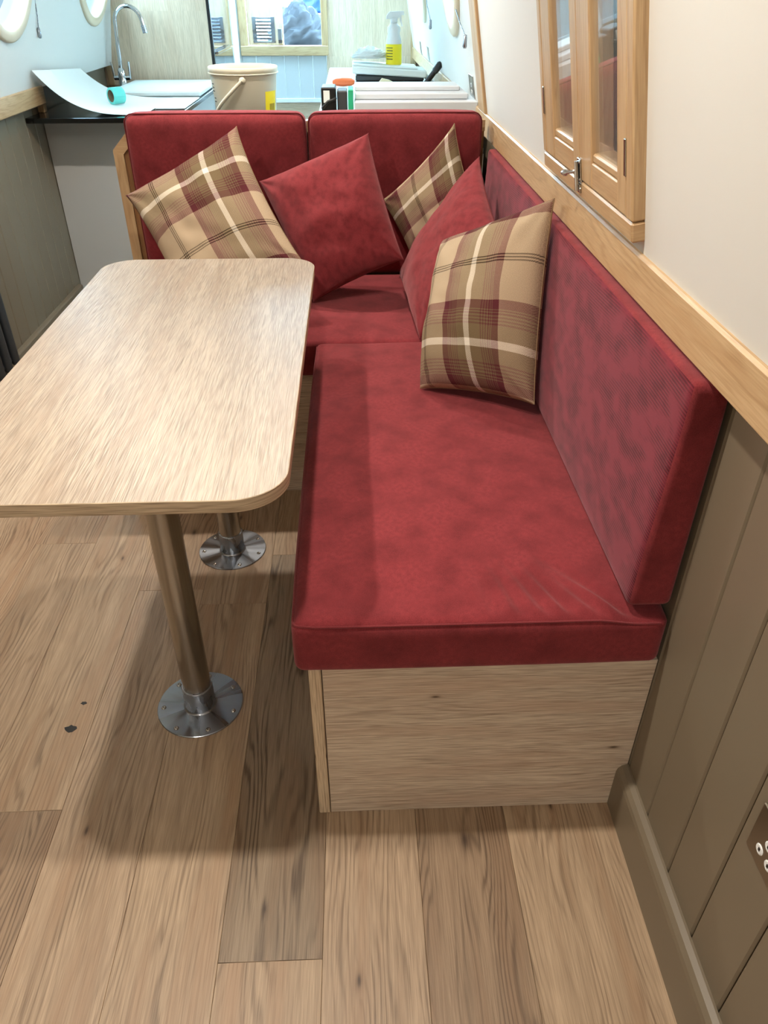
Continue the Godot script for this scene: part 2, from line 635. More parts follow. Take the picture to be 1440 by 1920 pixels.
func shell() -> void:
	# floor planks
	var fl := base("floor")
	struct(fl)
	box_part("floor_base", Vector3(-1.44, -0.06, -6.42), Vector3(0.49, -0.006, 2.62), M.hatch, fl, 0.0)
	var edges := [-1.436, -1.268, -1.098, -0.928, -0.758, -0.588, -0.418, -0.248, -0.078, 0.092, 0.262, 0.488]
	var joints := [-0.9, -1.3, -1.05, -0.67, -0.886, -1.53, -1.47, -0.595, -1.25, -0.33, -1.15]
	# the board and the end at which its pattern starts, for the planks seen closest
	var pick := [[5, 1], [1, 4], [0, 2], [4, 5], [1, 3], [0, 4], [4, 1], [5, 1], [1, 4], [3, 0], [4, 1]]
	for c in joints.size():
		var z: float = joints[c] - 1.075 * 6
		var k := 0
		while z < 2.6:
			var z0 := maxf(z, -6.4)
			var z1 := minf(z + 1.075, 2.6)
			if z1 - z0 > 0.02:
				var s := mb()
				var near: bool = z > joints[c] - 0.01
				var which: int = pick[c][1 if near else 0]
				if z < joints[c] - 1.2:
					which = rng.randi() % 6
				var x0: float = edges[c]
				var x1: float = edges[c + 1]
				box(s, Vector3(x0 + 0.0002, -0.006, z0 + 0.0002), Vector3(x1 - 0.0002, 0, z1 - 0.0002), 0.0006, 2, Vector2(-z + 0.01, -x0))
				build(s, "plank", M.plank[which], fl)
			z += 1.075
			k += 1
	# lower walls: tongued boards on a backing
	var wr := base("wall_right")
	struct(wr)
	box_part("backing", Vector3(0.4962, 0, -6.4), Vector3(0.55, 0.97, 2.6), M.taupe, wr, 0.0)
	var z := -0.962
	while z < 0.6:
		box_part("board", Vector3(0.488, 0.0, z + 0.001), Vector3(0.4964, 0.895, z + 0.101), M.taupe, wr, 0.0032, 1)
		z += 0.102
	var wl := base("wall_left")
	struct(wl)
	box_part("backing", Vector3(-1.50, 0, -6.4), Vector3(-1.444, 0.96, 2.6), M.taupe, wl, 0.0)
	z = -3.965
	while z < -1.6:
		box_part("board", Vector3(-1.4442, 0.0, z + 0.001), Vector3(-1.436, 0.88, z + 0.105), M.taupe, wl, 0.0032, 1)
		z += 0.106
	# skirting
	var s := mb()
	skirting(s, 0.488, -1.0, -0.862, 2.6)
	struct(build(s, "baseboard_right", M.taupe))
	s = mb()
	skirting(s, -1.436, 1.0, -3.93, 2.6, 0.4)
	struct(build(s, "baseboard_left", M.taupe))
	# gunwale rails in oak
	s = mb()
	box(s, Vector3(0.445, 0.889, -6.4), Vector3(0.492, 0.958, 2.6), 0.004, 2, Vector2(0.3, 0.1))
	struct(build(s, "trim_1", M.oak))
	s = mb()
	box(s, Vector3(-1.446, 0.873, -3.93), Vector3(-1.388, 0.946, 2.6), 0.004, 2, Vector2(0.7, 0.02))
	struct(build(s, "trim_2", M.oak))
	# upper walls, leaning inwards, with openings cut
	upper_wall("wall_right_upper", Vector3(0.455, 0.950, 0), LEAN, 1.0, [[-3.52, 0.50], [-4.98, 0.50]], true)
	upper_wall("wall_left_upper", Vector3(-1.398, 0.938, 0), -LEAN, -1.0, [[-3.60, 0.49], [-4.81, 0.505]], false)
	# ceiling with the rear hatch slid open above the steps
	var ce := base("ceiling")
	struct(ce)
	box_part("roof_panel", Vector3(-1.45, 1.95, -5.80), Vector3(0.5, 2.0, 2.62), M.ceiling, ce, 0.0)
	box_part("roof_panel", Vector3(-1.45, 1.95, -6.45), Vector3(-0.80, 2.0, -5.80), M.ceiling, ce, 0.0)
	box_part("roof_panel", Vector3(-0.14, 1.95, -6.45), Vector3(0.5, 2.0, -5.80), M.ceiling, ce, 0.0)
	struct(box_part("wall_front", Vector3(-1.5, 0, 2.6), Vector3(0.55, 2.0, 2.66), M.cream, self, 0.0))
	# upright oak strip where the galley lining starts
	s = mb()
	var x := Transform3D(Basis(Vector3(0, 0, 1), LEAN), Vector3(0.455, 0.958, 0))
	box(s, Vector3(-0.012, 0.0, -2.955), Vector3(0.004, 1.0, -2.815), 0.003, 1, Vector2(0.2, 0.2), x)
	struct(build(s, "trim_3", M.oak))

func skirting(s: SurfaceTool, x: float, d: float, z0: float, z1: float, high := 1.0) -> void:
	var prof := [Vector2(0, 0), Vector2(0.021, 0), Vector2(0.021, 0.098), Vector2(0.019, 0.107), Vector2(0.013, 0.115), Vector2(0.004, 0.118), Vector2(0, 0.118)]
	for i in prof.size():
		prof[i].y *= high
	var mid := Vector3(x + d * 0.008, 0.06 * high, (z0 + z1) / 2)
	for i in prof.size() - 1:
		var a: Vector2 = prof[i]
		var b: Vector2 = prof[i + 1]
		var pts := [Vector3(x + d * a.x, a.y, z0), Vector3(x + d * a.x, a.y, z1), Vector3(x + d * b.x, b.y, z1), Vector3(x + d * b.x, b.y, z0)]
		face(s, pts, (pts[0] + pts[2]) / 2 - mid, 2)
	for e: Array in [[z0, -1.0], [z1, 1.0]]:
		var pts := []
		for q: Vector2 in prof:
			pts.append(Vector3(x + d * q.x, q.y, e[0]))
		face(s, pts, Vector3(0, 0, e[1]), 0)

func upper_wall(called: String, at: Vector3, lean: float, out: float, holes: Array, hatch: bool) -> void:
	var c := CSGCombiner3D.new()
	c.name = called
	add_child(c)
	c.transform = Transform3D(Basis(Vector3(0, 0, 1), lean), at)
	struct(c)
	var b := CSGBox3D.new()
	b.name = "lining"
	b.size = Vector3(0.07, 1.10, 9.1)
	b.position = Vector3(out * 0.035, 0.55, -1.9)
	b.material = M.cream
	c.add_child(b)
	for h: Array in holes:
		var k := CSGCylinder3D.new()
		k.name = "opening"
		k.radius = 0.262
		k.height = 0.3
		k.sides = 48
		k.operation = CSGShape3D.OPERATION_SUBTRACTION
		k.rotation.z = PI / 2
		k.position = Vector3(0, h[1], h[0])
		k.material = M.white
		c.add_child(k)
	if hatch:
		var k := CSGBox3D.new()
		k.name = "opening"
		k.size = Vector3(0.3, 0.63, 0.58)
		k.position = Vector3(0, 0.36, -1.5)
		k.operation = CSGShape3D.OPERATION_SUBTRACTION
		k.material = M.white
		c.add_child(k)

# ---------------------------------------------------------------- bench
func wrinkle(p: Vector3) -> Vector3:
	# gathers of the cover at the near corner by the backrest
	if p.y > 0.47:
		var up := smoothstep(0.47, 0.5, p.y)
		var near := smoothstep(-1.02, -0.90, p.z) * (1.0 - smoothstep(-0.875, -0.858, p.z))
		for k: Array in [[0.19, 0.15, 0.002, 0.012], [0.235, 0.25, 0.004, 0.011], [0.275, 0.38, 0.005, 0.012], [0.312, 0.45, 0.006, 0.011], [0.355, 0.62, 0.006, 0.014], [0.400, 0.85, 0.008, 0.015]]:
			var line: float = k[0] + (p.z + 0.86) * k[1]
			var d: float = (p.x - line) / k[3]
			p.y += up * near * k[2] * (exp(-d * d) - 0.7 * exp(-(d - 1.5) * (d - 1.5)))
		p.y -= up * 0.010 * smoothstep(0.36, 0.44, p.x) * smoothstep(-0.96, -0.86, p.z)
		p.y += up * 0.002 * sin(p.x * 21.0 + p.z * 9.0) * sin(p.z * 13.0) * (1.0 - smoothstep(-0.93, -0.865, p.z)) * smoothstep(-0.105, -0.07, p.x)
	return p

func bench() -> void:
	var t := thing("bench_box", "pale oak laminate box under the long red seat", "bench box")
	box_part("front_panel", Vector3(-0.069, 0.0, -0.885), Vector3(0.486, 0.391, -0.862), M.bench_wood, t, 0.001, 0, Vector2(0.1, 0.02))
	box_part("side_panel", Vector3(-0.091, 0.0, -2.60), Vector3(-0.0705, 0.392, -0.8605), M.edge_wood, t, 0.0015, 1, Vector2(0.05, 0.3))
	box_part("seat_board", Vector3(-0.0705, 0.372, -2.60), Vector3(0.478, 0.391, -0.886), M.edge_wood, t, 0.001, 2)
	t = thing("bench_box", "pale oak laminate box under the far red seat, behind the table", "bench box")
	box_part("front_panel", Vector3(-0.70, 0.0, -2.02), Vector3(-0.092, 0.391, -2.0), M.bench_wood, t, 0.001, 0, Vector2(0.3, 0.1))
	box_part("side_panel", Vector3(-0.72, 0.0, -2.60), Vector3(-0.70, 0.391, -2.0), M.edge_wood, t, 0.0015, 1, Vector2(0.15, 0.2))
	# seat cushions
	t = thing("seat_cushion", "long bright red velvet seat cushion on the near bench", "cushion")
	var s := mb()
	block(s, Vector3(-0.112, 0.392, -1.982), Vector3(0.482, 0.498, -0.852), 0.016, Vector3(0.006, 0.010, 0.006), Vector3i(130, 14, 130), 1, 1)
	build(s, "top_panel", M.velvet, t)
	s = mb()
	block(s, Vector3(-0.112, 0.392, -1.982), Vector3(0.482, 0.498, -0.852), 0.016, Vector3(0.006, 0.010, 0.006), Vector3i(130, 14, 130), 1, 2)
	build(s, "boxing", M.velvet, t)
	s = mb()
	var loop := []
	for e: Array in [[-0.096, -0.8555, 0], [0.39, -0.8555, 0]]:
		loop.append(Vector3(e[0], 0.4925, e[1]))
	var run := []
	for i in 30:
		run.append(Vector3(-0.1098, 0.4930, lerpf(-1.96, -0.870, i / 29.0)))
	for i in 5:
		var a := PI - (i + 1) * PI / 10
		run.append(Vector3(-0.096 + cos(a) * 0.013, 0.4925, -0.8675 + sin(a) * 0.012))
	for i in 40:
		var x := lerpf(-0.09, 0.468, (i + 1) / 40.0)
		run.append(Vector3(x, 0.4925 - 0.010 * smoothstep(0.36, 0.44, x), -0.8535 + 0.0019 * (1.0 - pow((x - 0.185) / 0.297, 4.0))))
	tube(s, run, 0.0019, 6)
	build(s, "piping", M.velvet, t)
	t = thing("seat_cushion", "dark red velvet seat cushion of the far bench under the scatter cushions", "cushion")
	s = mb()
	block(s, Vector3(-0.72, 0.392, -2.60), Vector3(0.408, 0.494, -1.988), 0.016, Vector3(0.004, 0.008, 0.004), Vector3i(50, 12, 40))
	build(s, "cover", M.velvet, t)
	# side backrest along the wall: a slab that leans a little
	t = thing("backrest_cushion", "long ribbed plum velvet backrest along the wall below the oak rail", "cushion")
	s = mb()
	block(s, Vector3(0.412, 0.506, -2.60), Vector3(0.4825, 0.886, -0.864), 0.013, Vector3(0.004, 0.0, 0.002), Vector3i(14, 40, 80), 2, 3)
	build(s, "ribbed_panel", M.ribbed, t)
	s = mb()
	block(s, Vector3(0.412, 0.506, -2.60), Vector3(0.4825, 0.886, -0.864), 0.013, Vector3(0.004, 0.0, 0.002), Vector3i(14, 40, 80), 2, 4)
	build(s, "boxing", M.velvet, t)
	# two back cushions
	var nm := ["square red velvet back cushion nearest the gangway", "square red velvet back cushion next to the window wall"]
	var xs := [[-0.702, -0.1475], [-0.1365, 0.405]]
	for i in 2:
		t = thing("back_cushion", nm[i], "cushion", Vector3.ZERO, Basis.IDENTITY, "upright back cushions")
		s = mb()
		var lo := Vector3(xs[i][0], 0.49, -2.695)
		var hi := Vector3(xs[i][1], 0.984, -2.602)
		block(s, lo, hi, 0.026, Vector3(0.004, 0.006, 0.010), Vector3i(34, 34, 14))
		build(s, "cover", M.velvet, t)
		s = mb()
		var pth := []
		for q: Array in [[lo.x, 0.5, 0], [lo.x, hi.y, 1], [hi.x, hi.y, 2], [hi.x, 0.5, 3]]:
			if q[2] in [1, 2]:
				for e in 7:
					var a := (PI - e * PI / 12) if q[2] == 1 else (PI / 2 - e * PI / 12)
					var cx: float = q[0] + (0.026 if q[2] == 1 else -0.026)
					pth.append(Vector3(cx + cos(a) * 0.0265, hi.y - 0.026 + sin(a) * 0.0285, hi.z - 0.014))
			else:
				for e in 8:
					var yy := lerpf(0.52, hi.y - 0.04, (e if q[2] == 0 else 7 - e) / 7.0)
					pth.append(Vector3(q[0] + (-0.0005 if q[2] == 0 else 0.0005), yy, hi.z - 0.014))
		tube(s, pth, 0.0022, 6)
		build(s, "piping", M.seam, t)
	# framed oak end panel behind the back cushions
	t = thing("bench_back_panel", "oak framed panel with clipped corner behind the red back cushions", "panel")
	var path := [Vector3(-0.777, 0.0, 0), Vector3(-0.777, 0.872, 0), Vector3(-0.695, 0.954, 0), Vector3(0.43, 0.954, 0)]
	var inner := [Vector3(-0.745, 0.0, 0), Vector3(-0.745, 0.859, 0), Vector3(-0.682, 0.922, 0), Vector3(0.43, 0.922, 0)]
	for i in 3:
		s = mb()
		var a: Vector3 = path[i]
		var b: Vector3 = path[i + 1]
		var c: Vector3 = inner[i + 1]
		var d: Vector3 = inner[i]
		var zf := Vector3(0, 0, -2.700)
		var zb := Vector3(0, 0, -2.735)
		var mid := (a + b + c + d) / 4 + (zf + zb) / 2
		var g := 1 if i == 0 else 0
		face(s, [a + zf, b + zf, c + zf, d + zf], Vector3(0, 0, 1), g)
		face(s, [a + zb, b + zb, c + zb, d + zb], Vector3(0, 0, -1), g)
		for e: Array in [[a, b], [c, d], [b, c], [d, a]]:
			var pts: Array = [e[0] + zf, e[1] + zf, e[1] + zb, e[0] + zb]
			face(s, pts, (pts[0] + pts[2]) / 2 - mid, g)
		build(s, "frame", M.oak, t)
	s = mb()
	var pl := [Vector3(-0.747, 0.0, -2.712), Vector3(-0.747, 0.860, -2.712), Vector3(-0.683, 0.924, -2.712), Vector3(0.43, 0.924, -2.712), Vector3(0.43, 0, -2.712)]
	face(s, pl, Vector3(0, 0, 1), 1)
	var bk := []
	for p: Vector3 in pl:
		bk.append(p + Vector3(0, 0, -0.01))
	face(s, bk, Vector3(0, 0, -1), 1)
	for i in 5:
		var j := (i + 1) % 5
		face(s, [pl[i], pl[j], bk[j], bk[i]], (pl[i] + pl[j]) / 2 - Vector3(-0.15, 0.45, -2.712), 1)
	build(s, "board", M.oak_dark, t)

# ---------------------------------------------------------------- table
func table() -> void:
	var t := thing("dining_table", "pale oak laminate table with rounded corners on two steel pillars", "table")
	var lo := Vector2(-0.630, -1.972)
	var hi := Vector2(-0.102, -0.852)
	var r := 0.078
	var ring := []
	var cs := [[hi.x - r, hi.y - r, 0.0], [lo.x + r, hi.y - r, PI / 2], [lo.x + r, lo.y + r, PI], [hi.x - r, lo.y + r, 1.5 * PI]]
	for c: Array in cs:
		for k in 13:
			var a: float = c[2] + k * PI / 24
			ring.append([Vector2(c[0] + cos(a) * r, c[1] + sin(a) * r), Vector2(cos(a), sin(a))])
	var n := ring.size()
	var yt := 0.732
	var yb := 0.711
	var s := mb()
	var mid := (lo + hi) / 2
	for i in n:
		var j := (i + 1) % n
		var a: Vector2 = ring[i][0] - ring[i][1] * 0.001
		var b: Vector2 = ring[j][0] - ring[j][1] * 0.001
		face(s, [Vector3(mid.x, yt, mid.y), Vector3(a.x, yt, a.y), Vector3(b.x, yt, b.y)], Vector3.UP, 2, Vector2(2.0, 0.65))
		face(s, [Vector3(mid.x, yb, mid.y), Vector3(a.x, yb, a.y), Vector3(b.x, yb, b.y)], Vector3.DOWN, 2)
	build(s, "table_top", M.laminate, t)
	s = mb()
	s.set_smooth_group(0)
	var run := 0.0
	for i in n:
		var j := (i + 1) % n
		var prof := [[-0.001, yt], [0.0, yt - 0.001], [0.0, yb + 0.001], [-0.001, yb]]
		var step: float = (ring[j][0] - ring[i][0]).length()
		for k in 3:
			var v := []
			for e: Array in [[i, k, 0], [j, k, 1], [j, k + 1, 1], [i, k + 1, 0]]:
				var p: Vector2 = ring[e[0]][0] + ring[e[0]][1] * prof[e[1]][0]
				v.append([Vector3(p.x, prof[e[1]][1], p.y), Vector2(run + step * e[2], prof[e[1]][1])])
			s.set_smooth_group(k)
			for w: int in [0, 1, 2, 0, 2, 3]:
				put(s, v[w][0], v[w][1], Transform3D.IDENTITY)
		run += step
	build(s, "edge_band", M.edge_wood, t)
	for z: float in [-1.14, -1.70]:
		var c := Vector3(-0.363, 0, z)
		s = mb()
		lathe(s, [[0.0300, 0.060], [0.0300, 0.7105]], 40, c)
		build(s, "leg", M.steel, t)
		s = mb()
		lathe(s, [[0.093, 0.0], [0.093, 0.002]], 56, c, Transform3D.IDENTITY, true, 1)
		lathe(s, [[0.093, 0.002], [0.0918, 0.0032]], 56, c, Transform3D.IDENTITY, true, 2)
		lathe(s, [[0.0918, 0.0032], [0.0365, 0.0032]], 56, c, Transform3D.IDENTITY, true, 3)
		lathe(s, [[0.0365, 0.0032], [0.0345, 0.0045], [0.0335, 0.007]], 56, c, Transform3D.IDENTITY, true, 4)
		lathe(s, [[0.0335, 0.007], [0.0330, 0.062]], 56, c, Transform3D.IDENTITY, true, 5)
		lathe(s, [[0.0330, 0.062], [0.0318, 0.064], [0.0300, 0.064]], 56, c, Transform3D.IDENTITY, true, 6)
		var f := build(s, "foot_plate", M.brushed, t)
		for k in 7:
			var a := TAU * (k + 0.35) / 7
			var p := c + Vector3(cos(a) * 0.079, 0.0032, sin(a) * 0.079)
			s = mb()
			lathe(s, [[0.0, 0.0012], [0.0014, 0.0012], [0.0018, 0.0024], [0.0042, 0.0022], [0.0055, 0.0]], 12, p)
			build(s, "screw", M.steel, f)
		s = mb()
		lathe(s, [[0.0, 0.700], [0.032, 0.700], [0.07, 0.706], [0.075, 0.7108], [0.0, 0.7108]], 32, c)
		build(s, "top_plate", M.steel, t)

# ---------------------------------------------------------------- scatter cushions
func pillow(called: String, label: String, c: Array, m: Material, seam: Material, front: float, back: float, group: String, seed_: int, pinch := 0.10, sag := 0.0) -> void:
	var ctr: Vector3 = (c[0] + c[1] + c[2] + c[3]) / 4
	var t := thing(called, label, "cushion", Vector3.ZERO, Basis.IDENTITY, group)
	var ux: Vector3 = ((c[1] - c[0]) + (c[2] - c[3])).normalized()
	var uy: Vector3 = ((c[0] - c[3]) + (c[1] - c[2])).normalized()
	var nrm := ux.cross(uy).normalized()
	var n := 44
	var nz := noise(seed_, 1.0, 2)
	var rim := []
	var sides := [[], []]
	for a in n + 1:
		var r0 := []
		var r1 := []
		for b in n + 1:
			# points lie denser along the edges
			var u := 0.5 - 0.5 * cos(PI * a / n)
			var v := 0.5 - 0.5 * cos(PI * b / n)
			var iu := 0.5 + (u - 0.5) * (1.0 - pinch * pow(4 * v * (1 - v), 0.8))
			var iv := 0.5 + (v - 0.5) * (1.0 - pinch * pow(4 * u * (1 - u), 0.8))
			var top: Vector3 = c[0].lerp(c[1], iu)
			var bot: Vector3 = c[3].lerp(c[2], iu)
			var p := top.lerp(bot, iv)
			var e := 16.0 * u * (1 - u) * v * (1 - v)
			var h := pow(clampf(e, 0, 1), 0.42)
			# creases that run out of the corners and along the edges
			var cu := minf(u, 1 - u)
			var cv := minf(v, 1 - v)
			var ang := atan2(cv, cu)
			var rad := sqrt(cu * cu + cv * cv)
			var crease := sin(ang * 9.0 + seed_) * 0.10 * exp(-rad * rad * 18.0) + nz.get_noise_2d(u * 2.6, v * 2.6) * 0.13
			var f := h * (1.0 + crease)
			var drop := Vector3(0, -sag * h * v, 0)
			r0.append([p + nrm * front * f + drop, Vector2(u, v)])
			r1.append([p - nrm * back * f + drop, Vector2(1 - u, v)])
		sides[0].append(r0)
		sides[1].append(r1)
	var s := mb()
	s.set_smooth_group(0)
	for k in 2:
		var g: Array = sides[k]
		for a in n:
			for b in n:
				var v := [g[a][b], g[a + 1][b], g[a + 1][b + 1], g[a][b + 1]]
				var order := [0, 1, 2, 0, 2, 3] if k == 0 else [0, 2, 1, 0, 3, 2]
				for w: int in order:
					put(s, v[w][0], v[w][1], Transform3D.IDENTITY)
	build(s, "cover", m, t)
	var g0: Array = sides[0]
	var path := []
	for i in n:
		path.append(g0[i][0][0])
	for i in n:
		path.append(g0[n][i][0])
	for i in n:
		path.append(g0[n - i][n][0])
	for i in n:
		path.append(g0[0][n - i][0])
	s = mb()
	tube(s, path, 0.0016, 5, true)
	build(s, "seam", seam, t)

func pillows() -> void:
	var gp := "plaid scatter cushions"
	var gr := "plain red scatter cushions"
	pillow("scatter_cushion", "plaid wool scatter cushion on the left, leaning by the end panel behind the table",
		[Vector3(-0.698, 0.782, -2.473), Vector3(-0.334, 0.975, -2.43), Vector3(-0.139, 0.651, -2.166), Vector3(-0.474, 0.505, -2.12)], M.plaid[1], M.plaid_seam, 0.090, 0.045, gp, 3)
	pillow("scatter_cushion", "plain red velvet scatter cushion in the middle, between two plaid ones",
		[Vector3(-0.289, 0.814, -2.496), Vector3(0.046, 0.953, -2.446), Vector3(0.146, 0.63, -2.293), Vector3(-0.131, 0.508, -2.282)], M.velvet, M.seam, 0.10, 0.05, gr, 4, 0.05)
	pillow("scatter_cushion", "plaid wool scatter cushion half hidden in the far corner between the two red ones",
		[Vector3(0.09, 0.741, -2.56), Vector3(0.303, 0.973, -2.48), Vector3(0.40, 0.68, -2.33), Vector3(0.216, 0.52, -2.42)], M.plaid[2], M.plaid_seam, 0.055, 0.03, gp, 5)
	pillow("scatter_cushion", "plain red velvet scatter cushion on the right, behind the nearest plaid cushion",
		[Vector3(0.142, 0.546, -2.40), Vector3(0.365, 0.902, -2.36), Vector3(0.385, 0.764, -1.998), Vector3(0.174, 0.506, -1.976)], M.velvet, M.seam, 0.07, 0.04, gr, 6, 0.07)
	pillow("scatter_cushion", "large plaid wool scatter cushion nearest the viewer, leaning on the side backrest",
		[Vector3(0.228, 0.771, -1.975), Vector3(0.420, 0.940, -1.655), Vector3(0.392, 0.540, -1.500), Vector3(0.150, 0.512, -1.651)], M.plaid[0], M.plaid_seam, 0.092, 0.05, gp, 7, 0.06)

# ---------------------------------------------------------------- glazed side hatch
func side_window() -> void:
	var w := base("window_1", Vector3(0.455, 0.958, 0), Basis(Vector3(0, 0, 1), LEAN))
	struct(w)
	var f := -0.022
	var B := 0.06
	# outer frame
	box_part("frame_bottom", Vector3(f, 0.021, -1.815), Vector3(B, 0.0515, -1.182), M.oak, w, 0.003, 2, Vector2(0.1, 0.05))
	box_part("frame_side", Vector3(f, 0.0525, -1.815), Vector3(B, 0.70, -1.787), M.oak, w, 0.003, 1, Vector2(0.3, 0.15))
	box_part("frame_side", Vector3(f, 0.0525, -1.2135), Vector3(B, 0.70, -1.182), M.oak, w, 0.003, 1, Vector2(0.5, 0.21))
	box_part("frame_top", Vector3(f, 0.70, -1.815), Vector3(B, 0.735, -1.182), M.oak, w, 0.003, 2)
	# two glazed leaves
	for e: Array in [[-1.785, -1.710, -1.547, -1.501], [-1.499, -1.417, -1.262, -1.2155]]:
		var s := mb()
		var leaf := Node3D.new()
		leaf.name = "leaf"
		w.add_child(leaf, true)
		box_part("stile", Vector3(f + 0.001, 0.054, e[0]), Vector3(0.02, 0.698, e[1]), M.oak, leaf, 0.002, 1, Vector2(0.1, e[0]))
		box_part("stile", Vector3(f + 0.001, 0.054, e[2]), Vector3(0.02, 0.698, e[3]), M.oak, leaf, 0.002, 1, Vector2(0.6, e[0]))
		box_part("rail", Vector3(f + 0.0015, 0.054, e[1]), Vector3(0.02, 0.097, e[2]), M.oak, leaf, 0.002, 2, Vector2(0.6, 0.2))
		box_part("bead", Vector3(f + 0.004, 0.097, e[1]), Vector3(0.02, 0.112, e[2]), M.oak, leaf, 0.003, 2, Vector2(0.2, 0.1))
		box_part("rail", Vector3(f + 0.0015, 0.655, e[1]), Vector3(0.02, 0.698, e[2]), M.oak, leaf, 0.002, 2, Vector2(0.6, 0.2))
		box_part("pane", Vector3(-0.0130, 0.10, e[1] - 0.004), Vector3(-0.0095, 0.665, e[2] + 0.005), M.glass, leaf, 0.0)
	# butt hinges
	box_part("hinge", Vector3(f - 0.0015, 0.114, -1.2205), Vector3(f + 0.004, 0.167, -1.2115), M.steel, w, 0.001)
	box_part("hinge", Vector3(f - 0.0015, 0.130, -1.7905), Vector3(f + 0.004, 0.182, -1.7815), M.steel, w, 0.001)
	# barrel bolt
	var bolt := Node3D.new()
	bolt.name = "bolt"
	w.add_child(bolt)
	box_part("plate", Vector3(f - 0.002, 0.050, -1.507), Vector3(f + 0.002, 0.092, -1.485), M.steel, bolt, 0.001)
	box_part("keeper", Vector3(f - 0.004, 0.032, -1.506), Vector3(f + 0.001, 0.048, -1.486), M.steel, bolt, 0.001)
	var s := mb()
	tube(s, [Vector3(f - 0.006, 0.036, -1.496), Vector3(f - 0.006, 0.088, -1.496)], 0.0042, 12)
	build(s, "barrel", M.chrome, bolt)
	s = mb()
	tube(s, [Vector3(f - 0.006, 0.070, -1.496), Vector3(f - 0.018, 0.067, -1.515), Vector3(f - 0.019, 0.066, -1.519), Vector3(f - 0.022, 0.0655, -1.524), Vector3(f - 0.026, 0.065, -1.529)], 0.004, 12, false, [0.003, 0.003, 0.006, 0.0062, 0.003])
	build(s, "knob", M.chrome, bolt)
	for y: float in [0.040, 0.056, 0.086]:
		s = mb()
		lathe(s, [[0.0, 0.002], [0.0025, 0.0015], [0.003, 0.0]], 10, Vector3.ZERO, Transform3D(Basis(Vector3(0, 0, 1), PI / 2), Vector3(f - 0.002, y, -1.488)))
		build(s, "screw", M.chrome, bolt)
	# closed steel hatch doors behind the glass
	struct(box_part("door_1", Vector3(0.024, 0.055, -1.785), Vector3(0.036, 0.70, -1.215), M.hatch, self, 0.001, 1, Vector2.ZERO, Transform3D(Basis(Vector3(0, 0, 1), LEAN), Vector3(0.455, 0.958, 0))))

func portholes() -> void:
	var n := 2
	for e: Array in [[Vector3(-1.398, 0.938, 0), -LEAN, -1.0, -3.60, 0.49], [Vector3(-1.398, 0.938, 0), -LEAN, -1.0, -4.81, 0.505], [Vector3(0.455, 0.950, 0), LEAN, 1.0, -3.52, 0.50], [Vector3(0.455, 0.950, 0), LEAN, 1.0, -4.98, 0.50]]:
		var w := base("window_%d" % n, e[0], Basis(Vector3(0, 0, 1), e[1]))
		struct(w)
		n += 1
		var x := Transform3D(Basis(Vector3(0, 0, 1), PI / 2 * e[2]), Vector3(0, e[4], e[3]))
		var s := mb()
		lathe(s, [[0.262, 0.0], [0.255, 0.012], [0.262, 0.018], [0.292, 0.016], [0.300, 0.010], [0.300, 0.0]], 64, Vector3.ZERO, x)
		build(s, "timber_ring", M.port_ring, w)
		s = mb()
		lathe(s, [[0.258, 0.010], [0.258, -0.060], [0.225, -0.068], [0.225, -0.080]], 64, Vector3.ZERO, x)
		build(s, "liner", M.white, w)
		s = mb()
		lathe(s, [[0.228, -0.066], [0.215, -0.058], [0.200, -0.062], [0.196, -0.072]], 64, Vector3.ZERO, x)
		build(s, "metal_rim", M.brushed, w)
		s = mb()
		lathe(s, [[0.0, -0.066], [0.20, -0.066], [0.20, -0.070], [0.0, -0.070]], 48, Vector3.ZERO, x, false)
		build(s, "pane", M.glass, w)

